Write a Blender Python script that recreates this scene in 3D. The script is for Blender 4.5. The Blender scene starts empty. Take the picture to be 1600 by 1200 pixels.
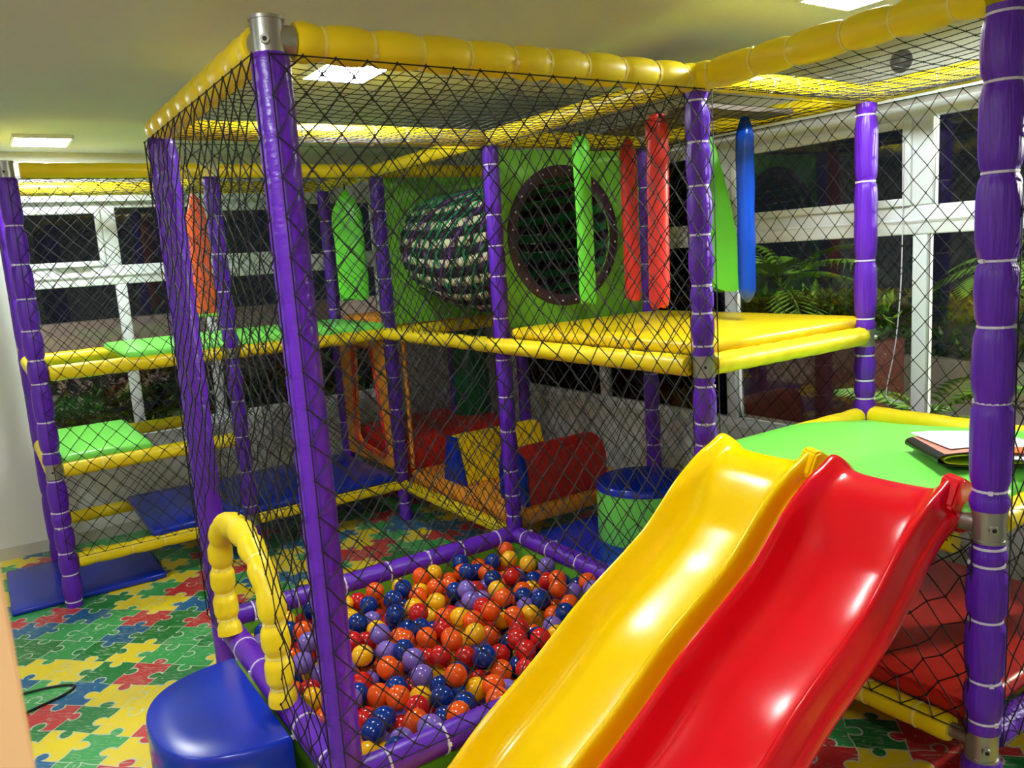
import bpy, bmesh, math, random
from mathutils import Vector, Matrix, noise
random.seed(7)
R = math.radians
SC = bpy.context.scene
COL = SC.collection
# ------------------------------------------------------------------ camera, world, exposure
cd = bpy.data.cameras.new('camera'); cam = bpy.data.objects.new('camera', cd); COL.objects.link(cam)
cd.sensor_width = 36; cd.lens = 1254.25 / 1600 * 36; cd.clip_start = .05
cam.matrix_world = Matrix.Translation((-.6995, -2.0441, 1.6983)) @ Matrix.Rotation(R(-33.4516), 4, 'Z') @ Matrix.Rotation(R(80.7721), 4, 'X') @ Matrix.Rotation(R(-3.7551), 4, 'Z')
cd.dof.use_dof = True; cd.dof.focus_distance = 2.9; cd.dof.aperture_fstop = 9
SC.camera = cam
w = bpy.data.worlds.new('night_sky'); SC.world = w; w.use_nodes = True
w.node_tree.nodes['Background'].inputs[0].default_value = (.010, .012, .016, 1)
w.node_tree.nodes['Background'].inputs[1].default_value = 1.0
vs = SC.view_settings; vs.view_transform = 'Standard'; vs.look = 'None'; vs.gamma = 1; vs.use_curve_mapping = False
vs.exposure = 0.0
PANEL_POWER = 118.0          # radiance of the LED ceiling panels
LIGHT_TINT = (.93, 1.0, 1.0)

# ------------------------------------------------------------------ materials
def lin(r, g, b):
    f = lambda c: c / 12.92 if c <= .04045 else ((c + .055) / 1.055) ** 2.4
    return (f(r / 255), f(g / 255), f(b / 255), 1)
class NT:
    def __init__(s, name):
        s.m = bpy.data.materials.new(name); s.m.use_nodes = True; s.t = s.m.node_tree
        s.p = s.t.nodes['Principled BSDF']; s.out = s.t.nodes['Material Output']
    def n(s, typ, **k):
        x = s.t.nodes.new(typ)
        for a, v in k.items(): setattr(x, a, v)
        return x
    def set(s, sock, v):
        if hasattr(v, 'is_output') or isinstance(v, bpy.types.NodeSocket): s.t.links.new(v, sock)
        else: sock.default_value = v
    def math(s, op, a, b=None, c=None):
        x = s.n('ShaderNodeMath', operation=op); s.set(x.inputs[0], a)
        if b is not None: s.set(x.inputs[1], b)
        if c is not None: s.set(x.inputs[2], c)
        return x.outputs[0]
    def mix(s, f, a, b):
        x = s.n('ShaderNodeMix', data_type='RGBA'); s.set(x.inputs[0], f); s.set(x.inputs[6], a); s.set(x.inputs[7], b)
        return x.outputs[2]
    def coord(s, kind='Object'):
        return s.n('ShaderNodeTexCoord').outputs[kind]
    def noise(s, scale, detail=2, vec=None, rough=.5):
        x = s.n('ShaderNodeTexNoise'); x.inputs['Scale'].default_value = scale; x.inputs['Detail'].default_value = detail
        x.inputs['Roughness'].default_value = rough
        if vec is not None: s.t.links.new(vec, x.inputs['Vector'])
        return x.outputs[0]
    def ramp(s, f, a, b):
        x = s.n('ShaderNodeMapRange'); s.set(x.inputs[0], f); x.inputs[1].default_value = a; x.inputs[2].default_value = b
        return x.outputs[0]
    def bump(s, h, strength, dist=.01):
        x = s.n('ShaderNodeBump'); x.inputs['Strength'].default_value = strength; x.inputs['Distance'].default_value = dist
        s.set(x.inputs['Height'], h); s.t.links.new(x.outputs[0], s.p.inputs['Normal'])
def mat(name, rgb, rough=.5, metal=0, var=.10, vscale=6, bump=0, bscale=40, spec=.5, coat=0, stretch=None):
    k = NT(name); c = lin(*rgb)
    vec = k.coord()
    if stretch:
        mp = k.n('ShaderNodeMapping'); mp.inputs['Scale'].default_value = stretch; k.t.links.new(vec, mp.inputs[0]); vec = mp.outputs[0]
    if var:
        f = k.noise(vscale, 3, vec)
        k.set(k.p.inputs['Base Color'], k.mix(f, tuple(x * (1 - var) for x in c[:3]) + (1,), tuple(min(1, x * (1 + var)) for x in c[:3]) + (1,)))
    else: k.p.inputs['Base Color'].default_value = c
    k.p.inputs['Roughness'].default_value = rough; k.p.inputs['Metallic'].default_value = metal
    k.p.inputs['Specular IOR Level'].default_value = spec
    if coat: k.p.inputs['Coat Weight'].default_value = coat; k.p.inputs['Coat Roughness'].default_value = .08
    if bump: k.bump(k.noise(bscale, 4, vec), bump, .006)
    return k.m
M = {}
M['purple'] = mat('purple_vinyl', (92, 26, 182), .36, var=.34, vscale=75, bump=1.0, bscale=75, stretch=(1, 1, .08))  # lengthwise colour streaks paint in the highlights and shade of the sleeve ridges
M['purple_rail'] = mat('purple_wrap', (94, 30, 178), .36, var=.16, vscale=12, bump=.5, bscale=18)
M['purple_net'] = mat('purple_sleeve', (94, 30, 184), .30, var=.14, vscale=9, bump=.9, bscale=16, stretch=(1, 1, 2.2))
M['yellow'] = mat('yellow_foam', (240, 212, 16), .40, var=.08, bump=.12, bscale=20)
M['tie_y'] = mat('pale_yellow_tie', (240, 222, 130), .4, var=0)
M['tie'] = mat('white_plastic_tie', (215, 210, 225), .4, var=0)
M['metal'] = mat('galvanised_metal', (165, 165, 160), .38, metal=.85, var=.12, vscale=20, bump=.1, bscale=60)
M['dark'] = mat('black_hole', (12, 12, 12), .6, var=0)
M['net'] = mat('black_netting', (16, 17, 20), .75, var=0)
M['green'] = mat('lime_vinyl', (128, 232, 92), .33, var=.05, vscale=3, bump=.25, bscale=5)
M['green_panel'] = mat('green_panel_vinyl', (112, 184, 48), .5, var=.06, vscale=3)
M['dkgreen'] = mat('dark_green_vinyl', (0, 98, 52), .4, var=.08)
M['blue'] = mat('blue_vinyl', (4, 40, 172), .24, var=.10, vscale=4, bump=.12, bscale=7)
M['red'] = mat('red_vinyl', (196, 32, 26), .38, var=.08, vscale=4, bump=.15, bscale=7)
M['orange'] = mat('orange_vinyl', (240, 154, 44), .42, var=.08, bump=.1, bscale=8)
M['orangebag'] = mat('orange_bag_vinyl', (242, 92, 28), .4, var=.08, bump=.3, bscale=10)
M['redbag'] = mat('red_bag_vinyl', (214, 48, 40), .36, var=.08, bump=.4, bscale=10)
M['bluebag'] = mat('blue_bag_vinyl', (14, 72, 190), .22, var=.1, bump=.4, bscale=9)
M['greenbag'] = mat('green_bag_vinyl', (112, 226, 60), .34, var=.06, bump=.3, bscale=9)
M['padyellow'] = mat('yellow_vinyl', (244, 208, 10), .36, var=.05, vscale=3, bump=.12, bscale=5)
M['slide_y'] = mat('yellow_slide_plastic', (248, 206, 0), .21, var=.03, vscale=2, spec=.38)
M['slide_r'] = mat('red_slide_plastic', (224, 12, 28), .20, var=.05, vscale=2, spec=.42, bump=.03, bscale=60)
M['cream'] = mat('cream_webbing', (232, 226, 190), .7)
M['blackweb'] = mat('dark_purple_webbing', (40, 22, 48), .7)
M['greenrope'] = mat('green_rope', (30, 140, 84), .6)
M['purpleweb'] = mat('purple_webbing', (110, 62, 150), .6)
M['rim'] = mat('dark_plum_vinyl', (58, 26, 58), .5)
M['wall'] = mat('white_paint', (222, 224, 220), .7, var=.03, bump=.04, bscale=120)
M['ceil'] = mat('ceiling_paint', (208, 214, 216), .8, var=.04, vscale=1.2)
M['peach'] = mat('peach_paint', (252, 196, 140), .6, var=.02)
M['base'] = mat('grey_baseboard', (196, 194, 186), .5, var=.04)
M['frame'] = mat('white_aluminium', (232, 236, 238), .4, var=.02)
M['ball_red'] = mat('ball_red', (196, 30, 28), .16, var=0)
M['ball_orange'] = mat('ball_orange', (236, 88, 22), .16, var=0)
M['ball_yellow'] = mat('ball_yellow', (244, 178, 20), .16, var=0)
M['ball_blue'] = mat('ball_blue', (10, 48, 132), .14, var=0)
M['ball_violet'] = mat('ball_violet', (122, 98, 184), .16, var=0)
M['plank'] = mat('grey_board', (104, 94, 82), .7, var=.1, vscale=5)
M['paper'] = mat('white_paper', (232, 232, 242), .5, var=.02)
M['paper_or'] = mat('orange_print', (236, 112, 50), .5, var=.05)
M['paper_pink'] = mat('salmon_print', (226, 150, 132), .5, var=.25, vscale=40)
M['paper_bk'] = mat('black_print', (24, 30, 28), .4, var=.05)
M['paper_lime'] = mat('lime_print', (190, 214, 40), .5, var=.05)
M['concrete'] = mat('garden_concrete', (150, 142, 132), .85, var=.15, vscale=4, bump=.2, bscale=30)
M['brick'] = mat('red_brown_planter', (82, 30, 24), .7, var=.15, vscale=6)
M['soil'] = mat('mulch', (92, 72, 54), .9, var=.5, vscale=30, bump=.6, bscale=60)
M['leaf1'] = mat('leaf_green', (58, 104, 34), .45, var=.3, vscale=3)
M['leaf2'] = mat('leaf_light', (112, 158, 52), .45, var=.25, vscale=3)
M['leaf3'] = mat('leaf_dark', (34, 62, 24), .5, var=.3, vscale=3)
M['trunk'] = mat('palm_trunk', (90, 72, 56), .8, var=.3, vscale=12)
M['pinkwall'] = mat('pale_garden_wall', (190, 168, 166), .8, var=.06)
M['sensor'] = mat('smoked_plastic', (88, 86, 96), .3, var=0)
M['cord'] = mat('black_cable', (14, 14, 16), .5, var=0)
def panel_mat():
    k = NT('led_panel'); e = k.n('ShaderNodeEmission'); e.inputs[0].default_value = LIGHT_TINT + (1,); e.inputs[1].default_value = PANEL_POWER
    k.t.links.new(e.outputs[0], k.out.inputs[0]); return k.m
M['led'] = panel_mat()
def glass_mat():
    k = NT('window_glass'); t = k.n('ShaderNodeBsdfTransparent'); t.inputs[0].default_value = (.86, .9, .88, 1)
    g = k.n('ShaderNodeBsdfGlossy'); g.inputs['Roughness'].default_value = .02; g.inputs[0].default_value = (.9, .92, .92, 1)
    f = k.n('ShaderNodeFresnel'); f.inputs[0].default_value = 1.5
    mx = k.n('ShaderNodeMixShader'); k.t.links.new(f.outputs[0], mx.inputs[0]); k.t.links.new(t.outputs[0], mx.inputs[1]); k.t.links.new(g.outputs[0], mx.inputs[2])
    k.t.links.new(mx.outputs[0], k.out.inputs[0]); return k.m
M['glass'] = glass_mat()
def puzzle_mat():
    """printed jigsaw vinyl: rotated 45 degrees, 17 cm pieces, white outlines, crayon scratches"""
    k = NT('jigsaw_print_vinyl'); S = .173
    mp = k.n('ShaderNodeMapping'); mp.inputs['Rotation'].default_value = (0, 0, R(45)); mp.inputs['Scale'].default_value = (1 / S,) * 3
    mp.inputs['Location'].default_value = (.25, .1, 0)
    k.t.links.new(k.coord(), mp.inputs[0])
    nz = k.n('ShaderNodeTexNoise'); nz.inputs['Scale'].default_value = 1.7; nz.inputs['Detail'].default_value = 1
    k.t.links.new(mp.outputs[0], nz.inputs['Vector'])
    wob = k.n('ShaderNodeVectorMath', operation='MULTIPLY_ADD'); k.t.links.new(nz.outputs['Color'], wob.inputs[0]); wob.inputs[1].default_value = (.16, .16, 0); k.t.links.new(mp.outputs[0], wob.inputs[2])
    sp = k.n('ShaderNodeSeparateXYZ'); k.t.links.new(wob.outputs[0], sp.inputs[0])
    x, y = sp.outputs[0], sp.outputs[1]
    ci, cj = k.math('FLOOR', x), k.math('FLOOR', y)
    fx = k.math('SUBTRACT', k.math('SUBTRACT', x, ci), .5); fy = k.math('SUBTRACT', k.math('SUBTRACT', y, cj), .5)
    q = k.math('FLOORED_MODULO', k.math('ADD', ci, cj), 2)               # odd cells take knobs from left/right, even from above/below
    iq = k.math('SUBTRACT', 1, q)
    lerp = lambda a, b: k.math('ADD', k.math('MULTIPLY', a, iq), k.math('MULTIPLY', b, q))
    gx, gy = lerp(fx, fy), lerp(fy, fx)
    sg = k.math('SIGN', gy)
    dy = k.math('SUBTRACT', k.math('ABSOLUTE', gy), .385)
    gxs = k.math('ADD', gx, k.math('MULTIPLY', sg, .06))
    dist = k.math('SQRT', k.math('ADD', k.math('MULTIPLY', gxs, gxs), k.math('MULTIPLY', dy, dy)))
    RAD = .150
    inside = k.math('LESS_THAN', dist, RAD)
    mv = k.math('MULTIPLY', inside, sg)
    ni = k.math('ADD', ci, k.math('MULTIPLY', mv, q)); nj = k.math('ADD', cj, k.math('MULTIPLY', mv, iq))
    cb = k.n('ShaderNodeCombineXYZ'); k.t.links.new(ni, cb.inputs[0]); k.t.links.new(nj, cb.inputs[1])
    wn = k.n('ShaderNodeTexWhiteNoise', noise_dimensions='3D'); k.t.links.new(cb.outputs[0], wn.inputs['Vector'])
    cr = k.n('ShaderNodeValToRGB'); cr.color_ramp.interpolation = 'CONSTANT'
    el = cr.color_ramp.elements
    cols = [(0, (10, 120, 48)), (.2, (52, 158, 78)), (.40, (236, 208, 10)), (.60, (196, 44, 46)), (.82, (6, 94, 142))]
    el[0].position = 0; el[0].color = lin(*cols[0][1]); el[1].position = cols[1][0]; el[1].color = lin(*cols[1][1])
    for pz, c in cols[2:]:
        e = el.new(pz); e.color = lin(*c)
    k.t.links.new(wn.outputs[0], cr.inputs[0])
    ex = k.math('SUBTRACT', .5, k.math('ABSOLUTE', fx)); ey = k.math('SUBTRACT', .5, k.math('ABSOLUTE', fy))
    edge = k.math('LESS_THAN', k.math('MINIMUM', ex, ey), .013)
    gat = k.math('GREATER_THAN', dist, RAD)
    # the knob that this cell sends out breaks the outline on the other two sides
    dy2 = k.math('SUBTRACT', .615, k.math('ABSOLUTE', gx)); gy2 = k.math('ADD', gy, k.math('MULTIPLY', k.math('SIGN', gx), -.06))
    dist2 = k.math('SQRT', k.math('ADD', k.math('MULTIPLY', gy2, gy2), k.math('MULTIPLY', dy2, dy2)))
    gat2 = k.math('GREATER_THAN', dist2, RAD)
    line = k.math('MULTIPLY', edge, k.math('MULTIPLY', gat, gat2))
    ring = k.math('LESS_THAN', k.math('ABSOLUTE', k.math('SUBTRACT', dist, RAD)), .02)
    line = k.math('MAXIMUM', line, ring)
    # crayon scratches
    m2 = k.n('ShaderNodeMapping'); m2.inputs['Rotation'].default_value = (0, 0, R(22)); m2.inputs['Scale'].default_value = (3.0, 34, 1)
    k.t.links.new(wob.outputs[0], m2.inputs[0])
    sc = k.ramp(k.noise(1.0, 3, m2.outputs[0], .6), .54, .66)
    pat = k.ramp(k.noise(.9, 2, mp.outputs[0]), .36, .6)
    sc = k.math('MULTIPLY', sc, k.math('MULTIPLY', pat, .8))
    sk = k.ramp(k.noise(9, 2, mp.outputs[0]), .66, .70)
    f = k.math('MINIMUM', 1, k.math('ADD', k.math('MULTIPLY', line, .85), k.math('MAXIMUM', sc, k.math('MULTIPLY', sk, .5))))
    k.set(k.p.inputs['Base Color'], k.mix(f, cr.outputs[0], lin(196, 206, 184)))
    k.p.inputs['Roughness'].default_value = .38
    return k.m
M['floor'] = puzzle_mat()

# ------------------------------------------------------------------ helpers
def mesh(name, V, F, m, parent=None, smooth=True, loc=(0, 0, 0)):
    me = bpy.data.meshes.new(name); me.from_pydata([tuple(v) for v in V], [], F); me.update()
    if smooth: me.polygons.foreach_set('use_smooth', [True] * len(me.polygons))
    me.materials.append(M[m]); return link(name, me, parent, loc)
def link(name, me, parent=None, loc=(0, 0, 0)):
    o = bpy.data.objects.new(name, me); COL.objects.link(o); o.location = loc
    if parent: o.parent = parent
    return o
def frombm(name, bm, m, parent=None, smooth=True, loc=(0, 0, 0)):
    bmesh.ops.recalc_face_normals(bm, faces=bm.faces)
    me = bpy.data.meshes.new(name); bm.to_mesh(me); bm.free()
    if smooth: me.polygons.foreach_set('use_smooth', [True] * len(me.polygons))
    me.materials.append(M[m]); return link(name, me, parent, loc)
def tag(o, label, cat=None, group=None, kind=None):
    o['label'] = label
    if cat: o['category'] = cat
    if group: o['group'] = group
    if kind: o['kind'] = kind
    return o
def empty(name, loc=(0, 0, 0)):
    o = bpy.data.objects.new(name, None); COL.objects.link(o); o.location = loc; o.empty_display_size = .1; return o
def structure(o): o['kind'] = 'structure'; return o
def boxbm(bm, x0, x1, y0, y1, z0, z1):
    vs_ = [bm.verts.new(c) for c in ((x0, y0, z0), (x1, y0, z0), (x1, y1, z0), (x0, y1, z0), (x0, y0, z1), (x1, y0, z1), (x1, y1, z1), (x0, y1, z1))]
    for f in ((0, 3, 2, 1), (4, 5, 6, 7), (0, 1, 5, 4), (1, 2, 6, 5), (2, 3, 7, 6), (3, 0, 4, 7)): bm.faces.new([vs_[i] for i in f])
def boxes(name, L, m, parent=None, loc=(0, 0, 0), bev=0):
    bm = bmesh.new()
    for b in L: boxbm(bm, *b)
    if bev: bmesh.ops.bevel(bm, geom=bm.edges[:], offset=bev, segments=2, affect='EDGES', profile=.6)
    o = frombm(name, bm, m, parent, smooth=bool(bev), loc=loc)
    return o
def smooth_angle(o, a=40):
    me = o.data
    me.polygons.foreach_set('use_smooth', [True] * len(me.polygons))
    if hasattr(me, 'set_sharp_from_angle'): me.set_sharp_from_angle(angle=R(a))
    return o
def pad(name, x0, x1, y0, y1, z0, z1, m, label, cat='pad', r=.02, crown=.012, parent=None, wrinkle=0, power=4):
    """upholstered pad: rounded edges and a slightly puffed top; origin at its base"""
    cx, cy = (x0 + x1) / 2, (y0 + y1) / 2; hx, hy = (x1 - x0) / 2, (y1 - y0) / 2
    bm = bmesh.new(); boxbm(bm, -hx, hx, -hy, hy, 0, z1 - z0)
    bmesh.ops.bevel(bm, geom=bm.edges[:], offset=r, segments=3, affect='EDGES', profile=.5)
    bmesh.ops.subdivide_edges(bm, edges=[e for e in bm.edges if e.calc_length() > .12], cuts=7, use_grid_fill=True)
    for v in bm.verts:
        u, t = v.co.x / hx, v.co.y / hy
        if v.co.z > (z1 - z0) * .5:
            v.co.z += crown * (1 - abs(u) ** power) * (1 - abs(t) ** power) * (v.co.z / (z1 - z0))
            if wrinkle: v.co.z += wrinkle * noise.noise(Vector((v.co.x * 3, v.co.y * 5, 0)))
    o = frombm(name, bm, m, parent, loc=(cx, cy, z0)); smooth_angle(o, 50)
    if label: tag(o, label, cat)
    return o
def basis(d):
    d = Vector(d).normalized(); up = Vector((0, 0, 1)) if abs(d.z) < .9 else Vector((1, 0, 0))
    a = d.cross(up).normalized(); b = d.cross(a).normalized(); return a, b, d
def sweep(P, rad, n=12, cap=True, closed=False):
    """tube through points P with radius list/number; parallel transport frame"""
    P = [Vector(p) for p in P]; N = len(P)
    V, F = [], []
    a = None
    for i, p in enumerate(P):
        t = (P[min(i + 1, N - 1)] - P[max(i - 1, 0)])
        if closed: t = P[(i + 1) % N] - P[i - 1]
        t.normalize()
        if a is None: a, b, _ = basis(t)
        else:
            a = (a - t * a.dot(t)).normalized(); b = t.cross(a).normalized()
        r = rad[i] if isinstance(rad, (list, tuple)) else rad
        for k in range(n):
            an = 2 * math.pi * k / n; V.append(p + a * (math.cos(an) * r) + b * (math.sin(an) * r))
    for i in range(N if closed else N - 1):
        for k in range(n):
            j = (i + 1) % N
            F.append((i * n + k, i * n + (k + 1) % n, j * n + (k + 1) % n, j * n + k))
    if cap and not closed:
        F.append(tuple(range(n))[::-1]); F.append(tuple((N - 1) * n + k for k in range(n)))
    return V, F
def tube(name, P, rad, m, parent=None, n=12, loc=(0, 0, 0), closed=False):
    V, F = sweep(P, rad, n, True, closed); bm = bmesh.new()
    bv = [bm.verts.new(v) for v in V]
    for f in F: bm.faces.new([bv[i] for i in f])
    o = frombm(name, bm, m, parent, loc=loc); return smooth_angle(o, 60)
# cable tie: one mesh per radius class, shared
_tie = {}
def tie_mesh(r, tm='tie'):
    key = (round(r, 3), tm)
    if key in _tie: return _tie[key]
    bm = bmesh.new(); n = 16; t = .0022; h = .0032
    rings = []
    for k in range(n):
        an = 2 * math.pi * k / n; c, s = math.cos(an), math.sin(an)
        rings.append([bm.verts.new((c * q, s * q, z)) for q, z in ((r - t, -h), (r + t, -h), (r + t, h), (r - t, h))])
    for k in range(n):
        A, B = rings[k], rings[(k + 1) % n]
        for i in range(4): bm.faces.new((A[i], A[(i + 1) % 4], B[(i + 1) % 4], B[i]))
    boxbm(bm, r - .002, r + .0065, -.0055, .0055, -.0055, .0055)
    bmesh.ops.recalc_face_normals(bm, faces=bm.faces)
    me = bpy.data.meshes.new('cable_tie'); bm.to_mesh(me); bm.free(); me.materials.append(M[tm]); _tie[key] = me
    return me
def tie_at(p, d, r, parent, spin, plocal, tm='tie'):
    o = bpy.data.objects.new('cable_tie', tie_mesh(r, tm)); COL.objects.link(o); o.parent = parent
    a, b, c = basis(d)
    rot = Matrix((a, b, c)).transposed().to_4x4()
    o.matrix_local = Matrix.Translation(Vector(p) - Vector(plocal)) @ rot @ Matrix.Rotation(spin, 4, 'Z')
    return o
def sleeve(name, p0, p1, ts, r, m, parent, ties=True, dip=.14, n=14, spin=None, gaps=(), mat2=None, flare=0):
    """foam sleeve from p0 to p1, pinched at distances ts (m from p0), left open at gaps [(s0,s1)]"""
    p0, p1 = Vector(p0), Vector(p1); L = (p1 - p0).length; d = (p1 - p0) / L
    rr = random.Random(hash((round(p0.x, 2), round(p0.y, 2), round(p0.z, 2), round(p1.x, 2), round(p1.y, 2))))
    segs = []; s = 0
    for g0, g1 in sorted(gaps): segs.append((s, g0)); s = g1
    segs.append((s, L))
    V, F = [], []
    ph = rr.random() * 9
    for s0, s1 in segs:
        if s1 - s0 < .02: continue
        N = max(3, int((s1 - s0) / .016))
        P, Q = [], []
        for i in range(N + 1):
            q = s0 + (s1 - s0) * i / N
            f = 1.0
            if ts and dip:
                dn = min(abs(q - t) for t in ts); f -= dip * (.62 * math.exp(-(dn / .012) ** 2) + .38 * math.exp(-(dn / .045) ** 2))
            f += .035 * noise.noise(Vector((q * 7, ph, 0)))
            e = min(q - s0, s1 - q)
            if e < .012: f *= .90 + .10 * e / .012
            if flare and q - s0 > (s1 - s0) - .07 and s1 == L: f *= 1 + flare
            P.append(d * q); Q.append(r * f)
        v, fc = sweep(P, Q, n); o_ = len(V)
        V += v; F += [tuple(i + o_ for i in t) for t in fc]
    bm = bmesh.new(); bv = [bm.verts.new(v) for v in V]
    for f in F: bm.faces.new([bv[i] for i in f])
    o = frombm(name, bm, m, parent, loc=p0); smooth_angle(o, 70)
    if ties:
        for t in ts:
            tie_at(p0 + d * t, d, r * (1 - dip) + .0015, o, rr.random() * 6.28 if spin is None else spin + rr.uniform(-.3, .3), p0, 'tie_y' if m == 'yellow' else 'tie')
    return o

# ------------------------------------------------------------------ grid of the play frame
XE, XF, X0, X1, X2 = -.464, .5015, 0.0, 1.5, 2.51
YM, Y0, Y1, Y2, Y3 = -1.011, 0.0, 1.348, 2.664, 3.571
H, HU, HG, HM, HB = 2.255, 1.245, .891, .738, .243
CEIL, XW, YW = 2.50, 2.75, 3.80
SILL, HEAD = .65, 2.22
# ------------------------------------------------------------------ room shell
XL, YB = -3.2, -4.2
fl = structure(boxes('floor', [(XL, XW + .2, YB, YW + .2, -.1, 0)], 'floor')); fl['label'] = 'printed jigsaw-pattern vinyl floor'
structure(boxes('ceiling', [(XL, XW + .2, YB, YW + .2, CEIL, CEIL + .1)], 'ceil'))
WX0, WX1 = -.50, 2.06                                             # back window opening
structure(boxes('wall_back', [(XL, WX0, YW, YW + .18, 0, CEIL), (WX1, XW + .2, YW, YW + .18, 0, CEIL), (WX0, WX1, YW, YW + .18, 0, SILL), (WX0, WX1, YW, YW + .18, HEAD - .02, CEIL)], 'wall'))
structure(boxes('wall_right', [(XW, XW + .18, YB, YW, 0, SILL), (XW, XW + .18, YB, YW, HEAD + .02, CEIL), (XW, XW + .18, 3.22, YW, SILL, HEAD + .02), (XW, XW + .18, YB, -2.3, SILL, HEAD + .02)], 'wall'))
structure(boxes('wall_left', [(XL - .1, XL, YB, YW, 0, CEIL)], 'wall'))
structure(boxes('wall_front', [(XL, XW + .2, YB - .1, YB, 0, CEIL)], 'wall'))
structure(boxes('wall_partition', [(XL, -.7075, -1.56, -1.44, 0, CEIL)], 'peach'))
structure(boxes('baseboard_back', [(XL, XW, YW - .014, YW, 0, .075)], 'base'))
structure(boxes('baseboard_right', [(XW - .014, XW, YB, YW, 0, .075)], 'base'))
# windows: frame members are parts, panes sub-parts of nothing but the window
def window(name, axis, a0, a1, mull, lowm, plane):
    root = structure(empty(name, (0, plane, 0) if axis == 'x' else (plane, 0, 0)))
    d = .055
    def bar(nm, s0, s1, z0, z1, mm='frame', t0=0, t1=d):
        b = (s0, s1, t0, t1, z0, z1) if axis == 'x' else (t0, t1, s0, s1, z0, z1)
        return boxes(nm, [b], mm, root, bev=.006 if mm == 'frame' else 0)
    bar('window_jamb', a0, a0 + .05, SILL, HEAD); bar('window_jamb', a1 - .05, a1, SILL, HEAD)
    bar('window_head', a0 + .05, a1 - .05, HEAD - .06, HEAD); bar('window_sill', a0 + .05, a1 - .05, SILL, SILL + .05)
    bar('transom', a0 + .05, a1 - .05, 1.665, 1.79)
    bar('transom_lip', a0 + .05, a1 - .05, 1.72, 1.735, t0=-.012, t1=0)
    up = [a0 + .05] + [q for mm in mull for q in (mm - .045, mm + .045)] + [a1 - .05]
    lo = [a0 + .05] + [q for mm in lowm for q in (mm - .033, mm + .033)] + [a1 - .05]
    for mm in mull: bar('mullion', mm - .045, mm + .045, 1.79, HEAD - .06)
    for mm in lowm: bar('mullion', mm - .033, mm + .033, SILL + .05, 1.665)
    for i in range(0, len(up), 2):
        bar('pane', up[i], up[i + 1], 1.79, HEAD - .06, 'glass', .022, .028)
        if i % 4 == 0:                                            # every other top light is an opening sash with its own frame
            s0, s1 = up[i], up[i + 1]
            for q in ((s0, s0 + .035, 1.79, HEAD - .06), (s1 - .035, s1, 1.79, HEAD - .06), (s0 + .035, s1 - .035, 1.79, 1.825), (s0 + .035, s1 - .035, HEAD - .095, HEAD - .06)):
                bar('sash_rail', *q, t0=-.014, t1=.020)
    for i in range(0, len(lo), 2): bar('pane', lo[i], lo[i + 1], SILL + .05, 1.665, 'glass', .022, .028)
    return root
window('window_1', 'x', WX0 + .02, WX1 - .02, [.125, .72, 1.33], [.15, .70, 1.33], YW + .05)
window('window_2', 'y', -2.29, 3.21, [-1.18, -.09, 1.0, 2.10], [-1.18, -.085, .99, 2.10], XW + .03)
tag(boxes('window_bar', [(-.22, -.02, YW + .02, YW + .045, 1.79, 1.803)], 'frame', bev=.004), 'white bar on the back window transom', 'latch')  # thin white bar along the transom
# ------------------------------------------------------------------ ceiling lights
def ceiling_light(x, y, label, sx=.27, sy=.30):
    root = tag(empty('ceiling_light', (x, y, CEIL)), label, 'ceiling light', 'square ceiling panels')
    f = .012
    boxes('frame', [(-sx / 2 - f, sx / 2 + f, -sy / 2 - f, -sy / 2, -.02, 0), (-sx / 2 - f, sx / 2 + f, sy / 2, sy / 2 + f, -.02, 0), (-sx / 2 - f, -sx / 2, -sy / 2, sy / 2, -.02, 0), (sx / 2, sx / 2 + f, -sy / 2, sy / 2, -.02, 0)], 'frame', root)
    boxes('diffuser', [(-sx / 2, sx / 2, -sy / 2, sy / 2, -.018, -.002)], 'led', root)
ceiling_light(-.24, 3.27, 'bright white ceiling panel near the back windows')
ceiling_light(.735, 1.225, 'bright white ceiling panel above the ball pit net')
ceiling_light(1.93, -.36, 'bright white ceiling panel above the slide tower')
ceiling_light(-.9, -2.75, 'unseen white ceiling panel put behind the doorway to light the jamb')  # out-of-view panel, placed here to brighten the peach jamb
ceiling_light(-1.9, .9, 'bright white ceiling panel by the left wall')
ceiling_light(-1.0, -.6, 'bright white ceiling panel just inside the doorway')

# ------------------------------------------------------------------ PLAY FRAME
FR = tag(empty('play_frame'), 'soft play climbing frame of purple padded posts, yellow rails and black netting', 'play frame')
T = {'C': [2.18, 2.04, 1.89, 1.72, 1.54, 1.44, 1.32, 1.17, 1.03, .95, .8, .6, .45], 'J': [2.17, 1.9, 1.57, 1.32, 1.16, 1.05, .97, .8, .6, .4],
     'I': [2.2, 2.04, 1.82, 1.6, 1.43, 1.23, .99, .83, .78, .62, .44, .32], 'D': [2.13, 1.89, 1.74, 1.59, 1.38, 1.17, .98, .8, .59, .46, .35],
     'E': [1.99, 1.8, 1.63, 1.47, 1.32, 1.2, 1.0, .84, .69, .52, .44, .3, .18, .03]}
reg = lambda step, lo=.12, hi=2.18: [lo + step * i for i in range(int((hi - lo) / step) + 1)]
POST = {'A': (X0, Y0), 'B': (X0, Y1), 'C': (X1, Y0), 'D': (X1, Y1), 'G': (X1, Y2), 'F': (XF, Y2), 'E': (XE, Y2), 'J': (X2, Y0), 'I': (X1, YM), 'K': (X2, YM),
        'L': (X2, Y1), 'M': (X2, Y2), 'H': (X1, Y3), 'F2': (XF, Y3), 'E2': (XE, Y3), 'M2': (X2, Y3)}
PR = {'A': .0475, 'B': .052, 'C': .044, 'D': .043, 'G': .044, 'F': .044, 'E': .048, 'J': .047, 'I': .053, 'K': .05, 'L': .045, 'M': .044, 'H': .044}
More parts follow.
